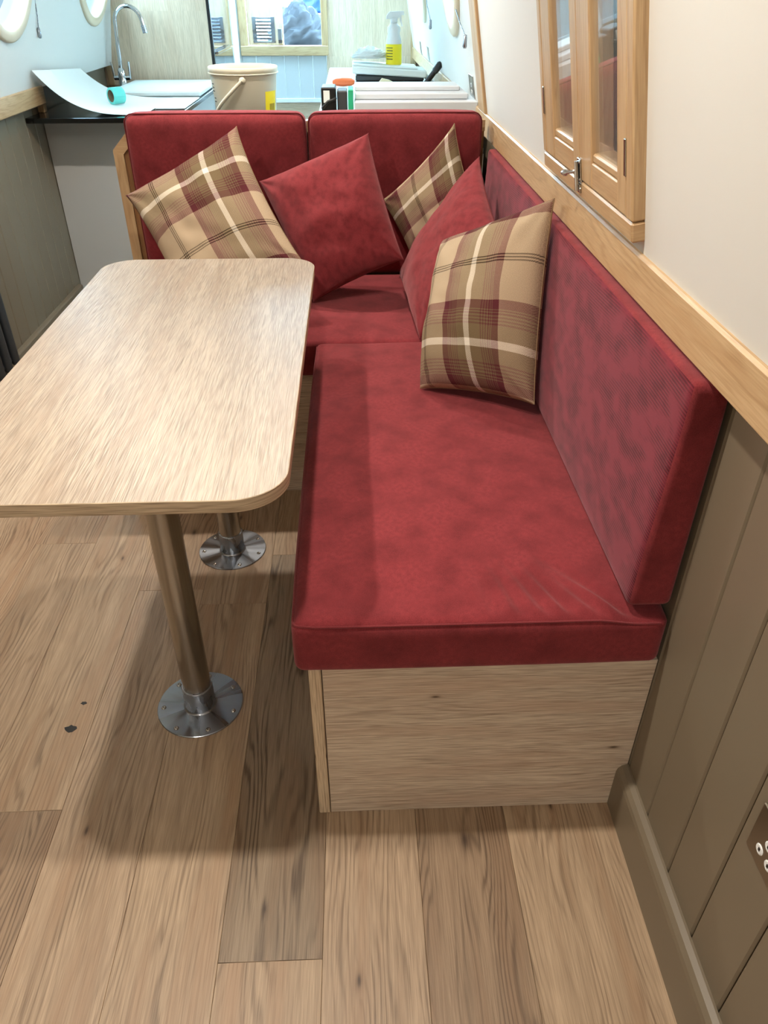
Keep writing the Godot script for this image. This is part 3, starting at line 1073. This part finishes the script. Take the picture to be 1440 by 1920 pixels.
# ---------------------------------------------------------------- galley
func galley() -> void:
	# back walls
	struct(box_part("wall_back_left", Vector3(-1.46, 0.0, -5.20), Vector3(-0.812, 2.0, -5.16), M.galley_wood, self, 0.001, 1, Vector2(0.1, 0.1)))
	struct(box_part("trim_4", Vector3(-1.43, 0.83, -5.16), Vector3(-1.395, 1.7, -5.145), M.oak, self, 0.002, 1))
	var wb := base("wall_back")
	struct(wb)
	box_part("panel", Vector3(-0.175, 0.0, -6.44), Vector3(0.50, 2.0, -6.40), M.galley_wood, wb, 0.001, 1, Vector2(0.4, 0.2))
	box_part("panel", Vector3(-1.46, 0.0, -6.44), Vector3(-0.79, 2.0, -6.40), M.cream, wb, 0.001, 1)
	box_part("sill_panel", Vector3(-0.79, 0.0, -6.44), Vector3(-0.175, 0.63, -6.40), M.galley_wood, wb, 0.001, 0)
	for i in 6:
		box_part("board", Vector3(-0.79 + i * 0.1025, 0.632, -6.42), Vector3(-0.689 + i * 0.1025, 0.905, -6.402), M.pale_panel, wb, 0.003, 1)
	box_part("foot_trim", Vector3(-0.79, 0.605, -6.42), Vector3(-0.175, 0.632, -6.385), M.white, wb, 0.002, 0)
	struct(box_part("trim_5", Vector3(0.435, 0.83, -6.40), Vector3(0.475, 1.7, -6.38), M.oak, self, 0.002, 1, Vector2.ZERO, Transform3D(Basis(Vector3(0, 0, 1), 0.0), Vector3.ZERO)))
	# rear doorway in oak
	var d := base("door_2")
	struct(d)
	box_part("frame_post", Vector3(-0.79, 0.905, -6.45), Vector3(-0.737, 1.95, -6.385), M.oak, d, 0.003, 1)
	box_part("frame_post", Vector3(-0.207, 0.905, -6.45), Vector3(-0.160, 1.95, -6.385), M.oak, d, 0.003, 1, Vector2(0.3, 0.1))
	box_part("frame_sill", Vector3(-0.79, 0.905, -6.46), Vector3(-0.160, 0.966, -6.375), M.oak, d, 0.003, 0)
	# closed leaf with its vent
	var leaf := Node3D.new()
	leaf.name = "door_leaf"
	d.add_child(leaf)
	for b: Array in [[-0.735, -0.692, 0.968, 1.94], [-0.549, -0.482, 0.968, 1.94], [-0.692, -0.549, 0.968, 0.990], [-0.692, -0.549, 1.132, 1.94]]:
		box_part("lining", Vector3(b[0], b[2], -6.47), Vector3(b[1], b[3], -6.44), M.galley_wood, leaf, 0.0005, 1, Vector2(0.2, 0.7))
	for b: Array in [[-0.700, -0.672, 0.982, 1.140], [-0.568, -0.540, 0.982, 1.140]]:
		box_part("vent_plate", Vector3(b[0], b[2], -6.44), Vector3(b[1], b[3], -6.436), M.brushed, leaf, 0.001)
	for k in 8:
		var y := 0.982 + k * 0.0205
		box_part("vent_bar", Vector3(-0.672, y, -6.44), Vector3(-0.568, y + 0.0115, -6.436), M.brushed, leaf, 0.001)
	box_part("lock", Vector3(-0.520, 0.978, -6.44), Vector3(-0.492, 1.07, -6.428), M.brushed, leaf, 0.002)
	# outside: deck and draped sheets
	struct(box_part("ground", Vector3(-8, 0.2, -20), Vector3(8, 0.55, -6.5), M.deck, self, 0.0))
	var s := mb()
	drape(s, Vector3(-0.40, 0.90, -7.35), Vector2(0.56, 0.27), 5)
	tag(build(s, "dust_sheet", M.navy), "dark navy crumpled sheet with pale specks outside the rear doorway", "sheet")
	s = mb()
	drape(s, Vector3(-0.27, 1.15, -7.95), Vector2(0.40, 0.34), 9)
	tag(build(s, "tarpaulin", M.blue), "bright blue folded tarpaulin above the navy sheet outside the doorway", "tarpaulin")
	s = mb()
	box(s, Vector3(-0.8, 0.55, -8.4), Vector3(0.2, 1.105, -7.72), 0.02)
	tag(build(s, "deck_box", M.deck), "taller grey deck box outside under the blue tarpaulin", "box")
	s = mb()
	box(s, Vector3(-0.75, 0.55, -7.70), Vector3(0.2, 0.88, -7.05), 0.02)
	tag(build(s, "deck_locker", M.deck), "grey deck locker outside under the navy sheet", "locker")
	# tall mirrored unit beside the doorway
	var t := thing("tall_unit", "tall mirror fronted galley unit with black edge left of the doorway", "cabinet")
	box_part("carcass", Vector3(-1.40, 0.0, -6.38), Vector3(-0.812, 1.9, -5.21), M.white, t, 0.002)
	box_part("mirror_door", Vector3(-0.811, 0.5, -6.05), Vector3(-0.802, 1.88, -5.19), M.mirror, t, 0.001)
	box_part("edge_strip", Vector3(-0.812, 0.5, -5.189), Vector3(-0.795, 1.88, -5.160), M.black, t, 0.001)
	box_part("cover_strip", Vector3(-0.811, 0.5, -6.36), Vector3(-0.798, 1.88, -6.06), M.paper, t, 0.002)
	var hs := mb()
	box(hs, Vector3(-0.80, 0.985, -5.9), Vector3(-0.775, 1.0, -5.2), 0.003)
	build(hs, "handle", M.chrome, t)
	# left run
	t = thing("base_cabinet", "plain grey base cabinet below the black worktop on the left", "cabinet")
	box_part("end_panel", Vector3(-1.434, 0.0, -3.985), Vector3(-0.80, 0.815, -3.960), M.cabinet, t, 0.001)
	box_part("body", Vector3(-1.434, 0.0, -5.15), Vector3(-0.82, 0.815, -3.985), M.cabinet, t, 0.001)
	tag(box_part("worktop", Vector3(-1.432, 0.815, -5.158), Vector3(-0.78, 0.836, -3.745), M.worktop, self, 0.002), "glossy black worktop with overhanging edge below the curled white sheet", "worktop")
	struct(box_part("trim_6", Vector3(-1.436, 0.836, -3.965), Vector3(-1.405, 0.93, -3.93), M.oak, self, 0.003, 1))
	tag(box_part("sink_cover", Vector3(-1.27, 0.838, -5.12), Vector3(-0.79, 0.864, -4.50), M.paper, self, 0.006, 0, Vector2.ZERO), "flat white board laid over the sink beside the tap", "board")
	tag(box_part("flat_sheet", Vector3(-0.925, 0.837, -4.45), Vector3(-0.785, 0.843, -4.02), M.paper, self, 0.004), "thin white sheet lying flat in front of the covered sink", "sheet")
	# curled sheet
	s = mb()
	s.set_smooth_group(0)
	var nu := 30
	var nv := 12
	var g := []
	for a in nu + 1:
		var row := []
		var k := float(a) / nu
		for b in nv + 1:
			var v := float(b) / nv
			# climbs the wall on the left, lies flat on the right
			var xx := lerpf(-1.375, -0.93, k)
			var yy := 0.839 + 0.175 * pow(1.0 - k, 3.4) * (1.0 - 0.25 * v)
			if a < 4 and b < 4:
				xx += 0.035 * (1.0 - a / 4.0) * sin(b / 4.0 * PI)
			var zz := lerpf(-3.80 - 0.02 * k, -4.48, v)
			row.append(Vector3(xx, yy, zz))
		g.append(row)
	for lay in 2:
		var off := Vector3(0, -0.0012 * lay, 0)
		for a in nu:
			for b in nv:
				var q := [g[a][b] + off, g[a + 1][b] + off, g[a + 1][b + 1] + off, g[a][b + 1] + off]
				for w: int in ([0, 1, 2, 0, 2, 3] if lay == 0 else [0, 2, 1, 0, 3, 2]):
					put(s, q[w], Vector2(q[w].x, q[w].z), Transform3D.IDENTITY)
	tag(build(s, "paper_sheet", M.paper), "large white protective sheet curling up against the left wall", "sheet")
	# tape roll on its side
	t = thing("tape_roll", "mint green roll of tape standing on the white sheet", "tape", Vector3(-1.115, 0.8865, -4.10), Basis(Vector3(0, 1, 0), -0.75) * Basis(Vector3(1, 0, 0), PI / 2))
	s = mb()
	lathe(s, [[0.026, -0.03], [0.034, -0.03], [0.036, -0.028], [0.036, 0.028], [0.034, 0.03], [0.026, 0.03]], 28)
	build(s, "tape", M.mint, t)
	s = mb()
	lathe(s, [[0.026, -0.029], [0.0245, -0.029], [0.0245, 0.029], [0.026, 0.029]], 28)
	build(s, "core", M.card, t)
	# mixer tap
	t = thing("mixer_tap", "tall chrome swan-neck mixer tap in front of the wood panel", "tap", Vector3(-1.32, 0.836, -5.05))
	s = mb()
	lathe(s, [[0.030, 0.0], [0.030, 0.006], [0.024, 0.012], [0.022, 0.05], [0.020, 0.085], [0.013, 0.095]], 24)
	build(s, "body", M.chrome, t)
	var pts := [Vector3(0, 0.08, 0), Vector3(0.005, 0.2, 0), Vector3(0.012, 0.30, 0)]
	for i in 13:
		var a := PI - i * PI * 0.92 / 12
		pts.append(Vector3(0.086 + cos(a) * 0.074, 0.315 + sin(a) * 0.075, 0))
	pts.append(Vector3(0.168, 0.275, 0))
	s = mb()
	tube(s, pts, 0.0115, 12)
	build(s, "spout", M.chrome, t)
	s = mb()
	tube(s, [Vector3(0.164, 0.30, 0), Vector3(0.170, 0.262, 0)], 0.014, 12)
	build(s, "nozzle", M.brushed, t)
	for sg: float in [-1.0, 1.0]:
		s = mb()
		tube(s, [Vector3(0, 0.045, 0), Vector3(sg * 0.045, 0.045, 0)], 0.012, 12)
		var arm := build(s, "valve", M.chrome, t)
		s = mb()
		tube(s, [Vector3(sg * 0.043, 0.04, 0), Vector3(sg * 0.050, 0.125, 0)], 0.007, 10)
		build(s, "lever", M.chrome, arm)
	# low unit hidden behind the cushions and the bucket on it
	t = thing("low_unit", "low unit behind the back cushions carrying the bucket", "cabinet")
	box_part("body", Vector3(-0.77, 0.0, -3.36), Vector3(-0.17, 0.84, -2.745), M.cabinet, t, 0.002)
	box_part("top", Vector3(-0.775, 0.84, -3.37), Vector3(-0.165, 0.86, -2.74), M.worktop, t, 0.002)
	bucket()
	# right run
	t = thing("base_cabinet", "white base cabinet below the right hand worktop", "cabinet")
	box_part("body", Vector3(-0.13, 0.0, -6.38), Vector3(0.475, 0.81, -2.97), M.white, t, 0.002)
	tag(box_part("worktop", Vector3(-0.155, 0.81, -6.30), Vector3(0.470, 0.836, -2.95), M.paper, self, 0.006), "white covered worktop on the right under the tools and spray bottle", "worktop")
	right_items()

func bucket() -> void:
	var t := thing("bucket", "cream plastic bucket with yellow label and folded handle", "bucket", Vector3(-0.383, 0.860, -3.1))
	var s := mb()
	lathe(s, [[0.0, 0.001], [0.098, 0.001], [0.102, 0.006], [0.116, 0.185], [0.1175, 0.190], [0.1175, 0.200], [0.1215, 0.202], [0.1225, 0.216], [0.1195, 0.219], [0.1165, 0.216], [0.1135, 0.19], [0.098, 0.008], [0.0, 0.006]], 56)
	build(s, "body", M.tub, t)
	s = mb()
	lathe(s, [[0.1170, 0.196], [0.1235, 0.197], [0.1235, 0.200], [0.1170, 0.201]], 56)
	build(s, "rim_ring", M.tub, t)
	# folded-down handle
	s = mb()
	var pts := []
	for i in 17:
		var b := lerpf(1.50, 2.75, i / 16.0)
		pts.append(Vector3(cos(b) * 0.124, 0.183 - 0.13 * i / 16.0, sin(b) * 0.124))
	tube(s, pts, 0.006, 8)
	build(s, "handle", M.tub, t)
	for a: float in [1.50]:
		s = mb()
		lathe(s, [[0.0, 0.006], [0.010, 0.005], [0.012, 0.0]], 14, Vector3.ZERO, Transform3D(Basis(Vector3(1, 0, 0), PI / 2), Vector3(cos(a) * 0.117, 0.183, sin(a) * 0.117)))
		build(s, "handle_pin", M.tub, t)
	s = mb()
	wrap_band(s, 0.22, 0.78, 0.045, 0.145)
	var lab := build(s, "label", M.yellow, t)
	for k in 5:
		s = mb()
		wrap_band(s, 0.56 - k * 0.06, 0.585 - k * 0.06, 0.082, 0.106, 0.0006)
		build(s, "print", M.print, lab)
	for k in 6:
		s = mb()
		wrap_band(s, 2.60, 2.60 + [0.2, 0.16, 0.22, 0.0, 0.14, 0.18][k], 0.166 - k * 0.011, 0.169 - k * 0.011, 0.0004)
		build(s, "print", M.print, t)

func wrap_band(s: SurfaceTool, a0: float, a1: float, y0: float, y1: float, lift := 0.0) -> void:
	var n := 8
	for i in n:
		var p := []
		for e: Array in [[i, y0], [i + 1, y0], [i + 1, y1], [i, y1]]:
			var a := lerpf(a0, a1, float(e[0]) / n)
			var r: float = lerpf(0.102, 0.116, (e[1] - 0.006) / 0.179) + 0.0006 + lift
			p.append(Vector3(cos(a) * r, e[1], sin(a) * r))
		face(s, p, (p[0] + p[2]) / 2 - Vector3(0, (y0 + y1) / 2, 0), 1)

func right_items() -> void:
	# stack: black case with a white slab, spray bottle on it
	var t := thing("tool_case", "black tool case standing under a white slab on the right worktop", "case")
	var s := mb()
	box(s, Vector3(0.018, 0.837, -4.70), Vector3(0.382, 0.905, -4.50), 0.006)
	build(s, "body", M.black, t)
	s = mb()
	box(s, Vector3(0.022, 0.906, -4.70), Vector3(0.380, 0.934, -4.505), 0.006)
	build(s, "lid", M.grey, t)
	box_part("sticker", Vector3(0.20, 0.885, -4.5), Vector3(0.235, 0.903, -4.4985), M.yellow, t, 0.0)
	var x := Transform3D(Basis(Vector3(0, 0, 1), -0.055), Vector3(0.006, 0.955, 0))
	s = mb()
	box(s, Vector3(0, -0.012, -4.74), Vector3(0.385, 0.020, -4.48), 0.005, 0, Vector2.ZERO, x)
	box(s, Vector3(0, 0.020, -4.74), Vector3(0.34, 0.030, -4.50), 0.004, 0, Vector2.ZERO, x)
	tag(build(s, "white_slab", M.paper), "white slab lying tilted on top of the black tool case", "slab")
	t = thing("spray_bottle", "white trigger spray bottle with yellow label in front of the wood panel", "spray bottle", Vector3(0.226, 0.968, -4.62))
	s = mb()
	lathe(s, [[0.0, 0.0], [0.038, 0.0], [0.041, 0.006], [0.041, 0.095], [0.038, 0.12], [0.031, 0.142], [0.034, 0.158], [0.033, 0.172], [0.018, 0.186], [0.015, 0.19], [0.0, 0.19]], 32)
	build(s, "body", M.white, t)
	s = mb()
	lathe(s, [[0.0415, 0.006], [0.0415, 0.098]], 32)
	var lab := build(s, "label", M.yellow, t)
	for k in 5:
		s = mb()
		lathe_arc(s, 0.042, 1.75, 2.75 - 0.12 * (k % 2), 0.030 + k * 0.0125, 0.0335 + k * 0.0125)
		build(s, "print", M.print, lab)
	s = mb()
	lathe(s, [[0.0, 0.19], [0.018, 0.19], [0.018, 0.212], [0.013, 0.214], [0.0, 0.214]], 20)
	build(s, "collar", M.white, t)
	s = mb()
	var hd := [Vector2(-0.040, 0.207), Vector2(-0.038, 0.222), Vector2(-0.022, 0.239), Vector2(0.050, 0.241), Vector2(0.053, 0.225), Vector2(0.034, 0.221), Vector2(0.020, 0.207)]
	extrude(s, hd, 0.013)
	build(s, "trigger_head", M.white, t)
	s = mb()
	extrude(s, [Vector2(0.028, 0.222), Vector2(0.037, 0.222), Vector2(0.040, 0.198), Vector2(0.046, 0.176), Vector2(0.040, 0.174), Vector2(0.032, 0.196)], 0.006)
	build(s, "trigger", M.white, t)
	# crumpled film beside the bottle
	s = mb()
	drape(s, Vector3(0.10, 1.005, -4.64), Vector2(0.17, 0.045), 3)
	tag(build(s, "plastic_film", M.paper), "crumpled scrap of clear film on the white slab", "film")
	# orange handled tool
	t = thing("scraper", "orange handled scraper lying on the white worktop", "scraper", Vector3(-0.05, 0.860, -5.0))
	s = mb()
	tube(s, [Vector3(-0.06, 0, 0), Vector3(-0.04, 0, 0), Vector3(0.0, 0, 0), Vector3(0.05, 0, 0), Vector3(0.07, 0, 0)], 0.016, 12, false, [0.008, 0.020, 0.023, 0.020, 0.010])
	build(s, "handle", M.orange, t)
	box_part("blade", Vector3(0.068, -0.006, -0.02), Vector3(0.13, 0.004, 0.02), M.steel, t, 0.001)
	# white profiles lying along the counter end
	tag(box_part("white_profile", Vector3(0.010, 0.837, -3.30), Vector3(0.452, 0.972, -3.03), M.profile, self, 0.004), "long white boxed profile behind the right back cushion", "profile")
	t = thing("white_profile", "shorter white moulded profile lying on the longer one", "profile")
	box_part("base", Vector3(0.012, 0.973, -3.32), Vector3(0.42, 0.992, -3.08), M.profile, t, 0.003)
	box_part("lip", Vector3(0.012, 0.992, -3.32), Vector3(0.40, 1.008, -3.16), M.profile, t, 0.003)
	# boxes
	t = thing("black_box", "black box with white label and strap beside the dark grey box", "box")
	box_part("body", Vector3(-0.108, 0.837, -3.16), Vector3(-0.056, 1.016, -3.04), M.black, t, 0.004)
	box_part("label", Vector3(-0.100, 0.968, -3.0405), Vector3(-0.078, 1.006, -3.0385), M.paper, t, 0.0)
	s = mb()
	tube(s, [Vector3(-0.106, 0.95, -3.032), Vector3(-0.085, 0.972, -3.028), Vector3(-0.060, 0.980, -3.032), Vector3(-0.057, 0.982, -3.04)], 0.005, 8)
	build(s, "strap", M.black, t)
	tag(box_part("grey_box", Vector3(-0.052, 0.837, -3.16), Vector3(-0.016, 1.004, -3.05), M.grey, self, 0.004), "dark grey box between the black labelled box and the green packet", "box")
	tag(box_part("green_packet", Vector3(-0.013, 0.837, -3.17), Vector3(0.006, 1.008, -3.05), M.green, self, 0.003), "narrow green packet beside the white profiles", "packet")
	# cream handled tool and black rod
	t = thing("hand_tool", "cream handle of a tool leaning in front of the black case", "tool", Vector3(0.19, 0.868, -4.38))
	s = mb()
	extrude(s, [Vector2(-0.05, 0.045), Vector2(-0.035, 0.062), Vector2(0.0, 0.055), Vector2(0.11, 0.005), Vector2(0.11, -0.03), Vector2(-0.04, -0.03)], 0.016)
	build(s, "handle", M.ivory, t)
	s = mb()
	extrude(s, [Vector2(-0.036, 0.040), Vector2(-0.025, 0.048), Vector2(0.06, 0.012), Vector2(0.05, 0.004)], 0.0175)
	build(s, "grip", M.tub, t)
	t = thing("rod_tool", "black rod shaped tool leaning against the right galley wall", "tool")
	s = mb()
	tube(s, [Vector3(0.315, 0.845, -4.30), Vector3(0.360, 0.900, -4.30), Vector3(0.412, 0.962, -4.30)], 0.013, 12)
	build(s, "shaft", M.black, t)
	s = mb()
	tube(s, [Vector3(0.412, 0.962, -4.30), Vector3(0.416, 0.967, -4.30), Vector3(0.440, 0.996, -4.30), Vector3(0.446, 1.003, -4.30)], 0.018, 12, false, [0.013, 0.0165, 0.0165, 0.010])
	build(s, "grip", M.black, t)

func lathe_arc(s: SurfaceTool, r: float, a0: float, a1: float, y0: float, y1: float) -> void:
	var n := 8
	for i in n:
		var p := []
		for e: Array in [[i, y0], [i + 1, y0], [i + 1, y1], [i, y1]]:
			var a := lerpf(a0, a1, float(e[0]) / n)
			p.append(Vector3(cos(a) * r, e[1], sin(a) * r))
		face(s, p, (p[0] + p[2]) / 2 - Vector3(0, (y0 + y1) / 2, 0), 1)

func extrude(s: SurfaceTool, poly: Array, d: float) -> void:
	var c := Vector2.ZERO
	for p: Vector2 in poly:
		c += p / poly.size()
	var idx := Geometry2D.triangulate_polygon(PackedVector2Array(poly))
	for e: Array in [[d, 1.0], [-d, -1.0]]:
		for i in range(0, idx.size(), 3):
			var t := []
			for k in 3:
				t.append(Vector3(poly[idx[i + k]].x, poly[idx[i + k]].y, e[0]))
			face(s, t, Vector3(0, 0, e[1]))
	for i in poly.size():
		var a: Vector2 = poly[i]
		var b: Vector2 = poly[(i + 1) % poly.size()]
		var m := (a + b) / 2 - c
		face(s, [Vector3(a.x, a.y, d), Vector3(b.x, b.y, d), Vector3(b.x, b.y, -d), Vector3(a.x, a.y, -d)], Vector3(m.x, m.y, 0))

# rumpled heap of sheet material: a lumpy closed dome
func drape(s: SurfaceTool, at: Vector3, size: Vector2, seed_: int) -> void:
	var nz := noise(seed_, 1.0, 3)
	s.set_smooth_group(0)
	var n := 40
	var g := []
	for a in n + 1:
		var row := []
		for b in n + 1:
			var th := TAU * a / n
			var ph := PI * b / n
			var d := Vector3(sin(ph) * cos(th), cos(ph), sin(ph) * sin(th))
			var f := 1.0 + 0.22 * nz.get_noise_3d(d.x * 1.4, d.y * 1.4, d.z * 1.4) + 0.10 * sin(12.0 * nz.get_noise_3d(d.x * 0.9 + 4, d.y * 2.2, d.z * 0.9))
			row.append(at + Vector3(d.x * size.x * 0.5 * f, maxf(d.y, -0.05) * size.y * f, d.z * size.x * 0.4 * f))
		g.append(row)
	for a in n:
		for b in n:
			var q := [g[a][b], g[a + 1][b], g[a + 1][b + 1], g[a][b + 1]]
			for w: int in [0, 2, 1, 0, 3, 2]:
				put(s, q[w], Vector2.ZERO, Transform3D.IDENTITY)
	s.set_smooth_group(-1)

# ---------------------------------------------------------------- small fittings
func socket(called: String, label: String, x: Transform3D, w: float, h: float, gangs: int) -> void:
	# plate in its own xy plane, facing +z
	var t := thing(called, label, "socket", x.origin, x.basis)
	box_part("plate", Vector3(-w / 2, -h / 2, 0), Vector3(w / 2, h / 2, 0.004), M.socket_steel, t, 0.0015)
	for g in gangs:
		var cx := (g - (gangs - 1) / 2.0) * w * 0.5
		for p: Array in [[0, 0.012], [-0.011, -0.010], [0.011, -0.010]]:
			var s := mb()
			lathe(s, [[0.0, 0.0006], [0.003, 0.0006], [0.0055, 0.0014], [0.007, 0.001], [0.0075, 0.0]], 14, Vector3.ZERO, Transform3D(Basis(Vector3(1, 0, 0), PI / 2), Vector3(cx + p[0], p[1] - 0.008, 0.004)))
			var pin := build(s, "pin_insert", M.white, t)
			box_part("pin_hole", Vector3(cx + p[0] - 0.0016, p[1] - 0.0105, 0.0045), Vector3(cx + p[0] + 0.0016, p[1] - 0.0055, 0.0052), M.black, pin, 0.0)

func chain(label: String, pts: Array) -> void:
	var t := thing("ball_chain", label, "chain", Vector3.ZERO, Basis.IDENTITY, "blind chains")
	var s := mb()
	tube(s, pts, 0.0022, 5)
	build(s, "cord", M.brushed, t)
	s = mb()
	var e: Vector3 = pts[pts.size() - 1]
	lathe(s, [[0.0, 0.006], [0.006, 0.004], [0.008, -0.03], [0.005, -0.036], [0.0, -0.036]], 12, e)
	build(s, "weight", M.brushed, t)

func details() -> void:
	# double socket low on the right wall: faces -x
	socket("wall_socket", "brushed steel double socket low on the taupe boarded wall", Transform3D(Basis(Vector3(0, 1, 0), -PI / 2), Vector3(0.488, 0.445, -0.460)), 0.146, 0.086, 2)
	var rw := Transform3D(Basis(Vector3(0, 0, 1), LEAN), Vector3(0.455, 0.958, 0))
	socket("wall_socket", "brushed steel socket on the right galley wall above the white profiles", rw * Transform3D(Basis(Vector3(0, 1, 0), -PI / 2), Vector3(0, 0.050, -3.16)), 0.12, 0.075, 1)
	for e: Array in [[-5.60, "farther small steel plate on the right galley wall"], [-5.04, "nearer small steel plate on the right galley wall"]]:
		socket("switch_plate", e[1], rw * Transform3D(Basis(Vector3(0, 1, 0), -PI / 2), Vector3(0, 0.03, e[0])), 0.10, 0.086, 0)
	chain("thin ball chain hanging on the left wall between the portholes", [Vector3(-1.33, 1.42, -3.93), Vector3(-1.338, 1.3, -3.932), Vector3(-1.345, 1.2, -3.93), Vector3(-1.352, 1.16, -3.93)])
	chain("ball chain hanging beside the nearer right porthole", [Vector3(0.372, 1.36, -3.47), Vector3(0.382, 1.28, -3.40), Vector3(0.396, 1.20, -3.22), Vector3(0.402, 1.165, -3.10)])
	chain("ball chain hanging beside the farther right porthole", [Vector3(0.385, 1.30, -4.62), Vector3(0.392, 1.23, -4.57), Vector3(0.404, 1.17, -4.50)])
	# column radiator on the left wall
	var t := thing("radiator", "dark slate column radiator on the left wall beside the table", "radiator")
	for k in 9:
		var s := mb()
		var z := -2.885 + k * 0.075
		for x: float in [-1.375, -1.412]:
			tube(s, [Vector3(x, 0.06, z), Vector3(x, 0.075, z), Vector3(x, 0.585, z), Vector3(x, 0.60, z)], 0.019, 14, false, [0.012, 0.019, 0.019, 0.012])
		build(s, "column", M.radiator, t)
	var s: SurfaceTool
	for y: float in [0.085, 0.575]:
		s = mb()
		tube(s, [Vector3(-1.394, y, -2.905), Vector3(-1.394, y, -2.265)], 0.016, 12)
		build(s, "header", M.radiator, t)
	for z: float in [-2.80, -2.36]:
		s = mb()
		tube(s, [Vector3(-1.394, 0.0, z), Vector3(-1.394, 0.075, z)], 0.012, 10)
		build(s, "foot", M.radiator, t)
	# paint flecks trodden onto the floor
	for e: Array in [[Vector3(-0.63, 0, -1.082), 0.013, "largest dark fleck on the floor plank left of the table foot"], [Vector3(-0.622, 0, -1.152), 0.006, "small dark fleck on the floor just beyond the largest"]]:
		s = mb()
		var pts := []
		for k in 11:
			var a := TAU * k / 11
			var r: float = e[1] * (0.55 + 0.45 * rng.randf())
			pts.append(e[0] + Vector3(cos(a) * r * 1.3, 0.0008, sin(a) * r))
		for k in 11:
			face(s, [e[0] + Vector3(0, 0.0011, 0), pts[k], pts[(k + 1) % 11]], Vector3.UP)
			var d0: Vector3 = pts[k]
			var d1: Vector3 = pts[(k + 1) % 11]
			face(s, [d0, d1, d1 * Vector3(1, 0, 1), d0 * Vector3(1, 0, 1)], (d0 + d1) / 2 - e[0])
		tag(build(s, "paint_fleck", M.black), e[2], "fleck", "flecks on the floor")
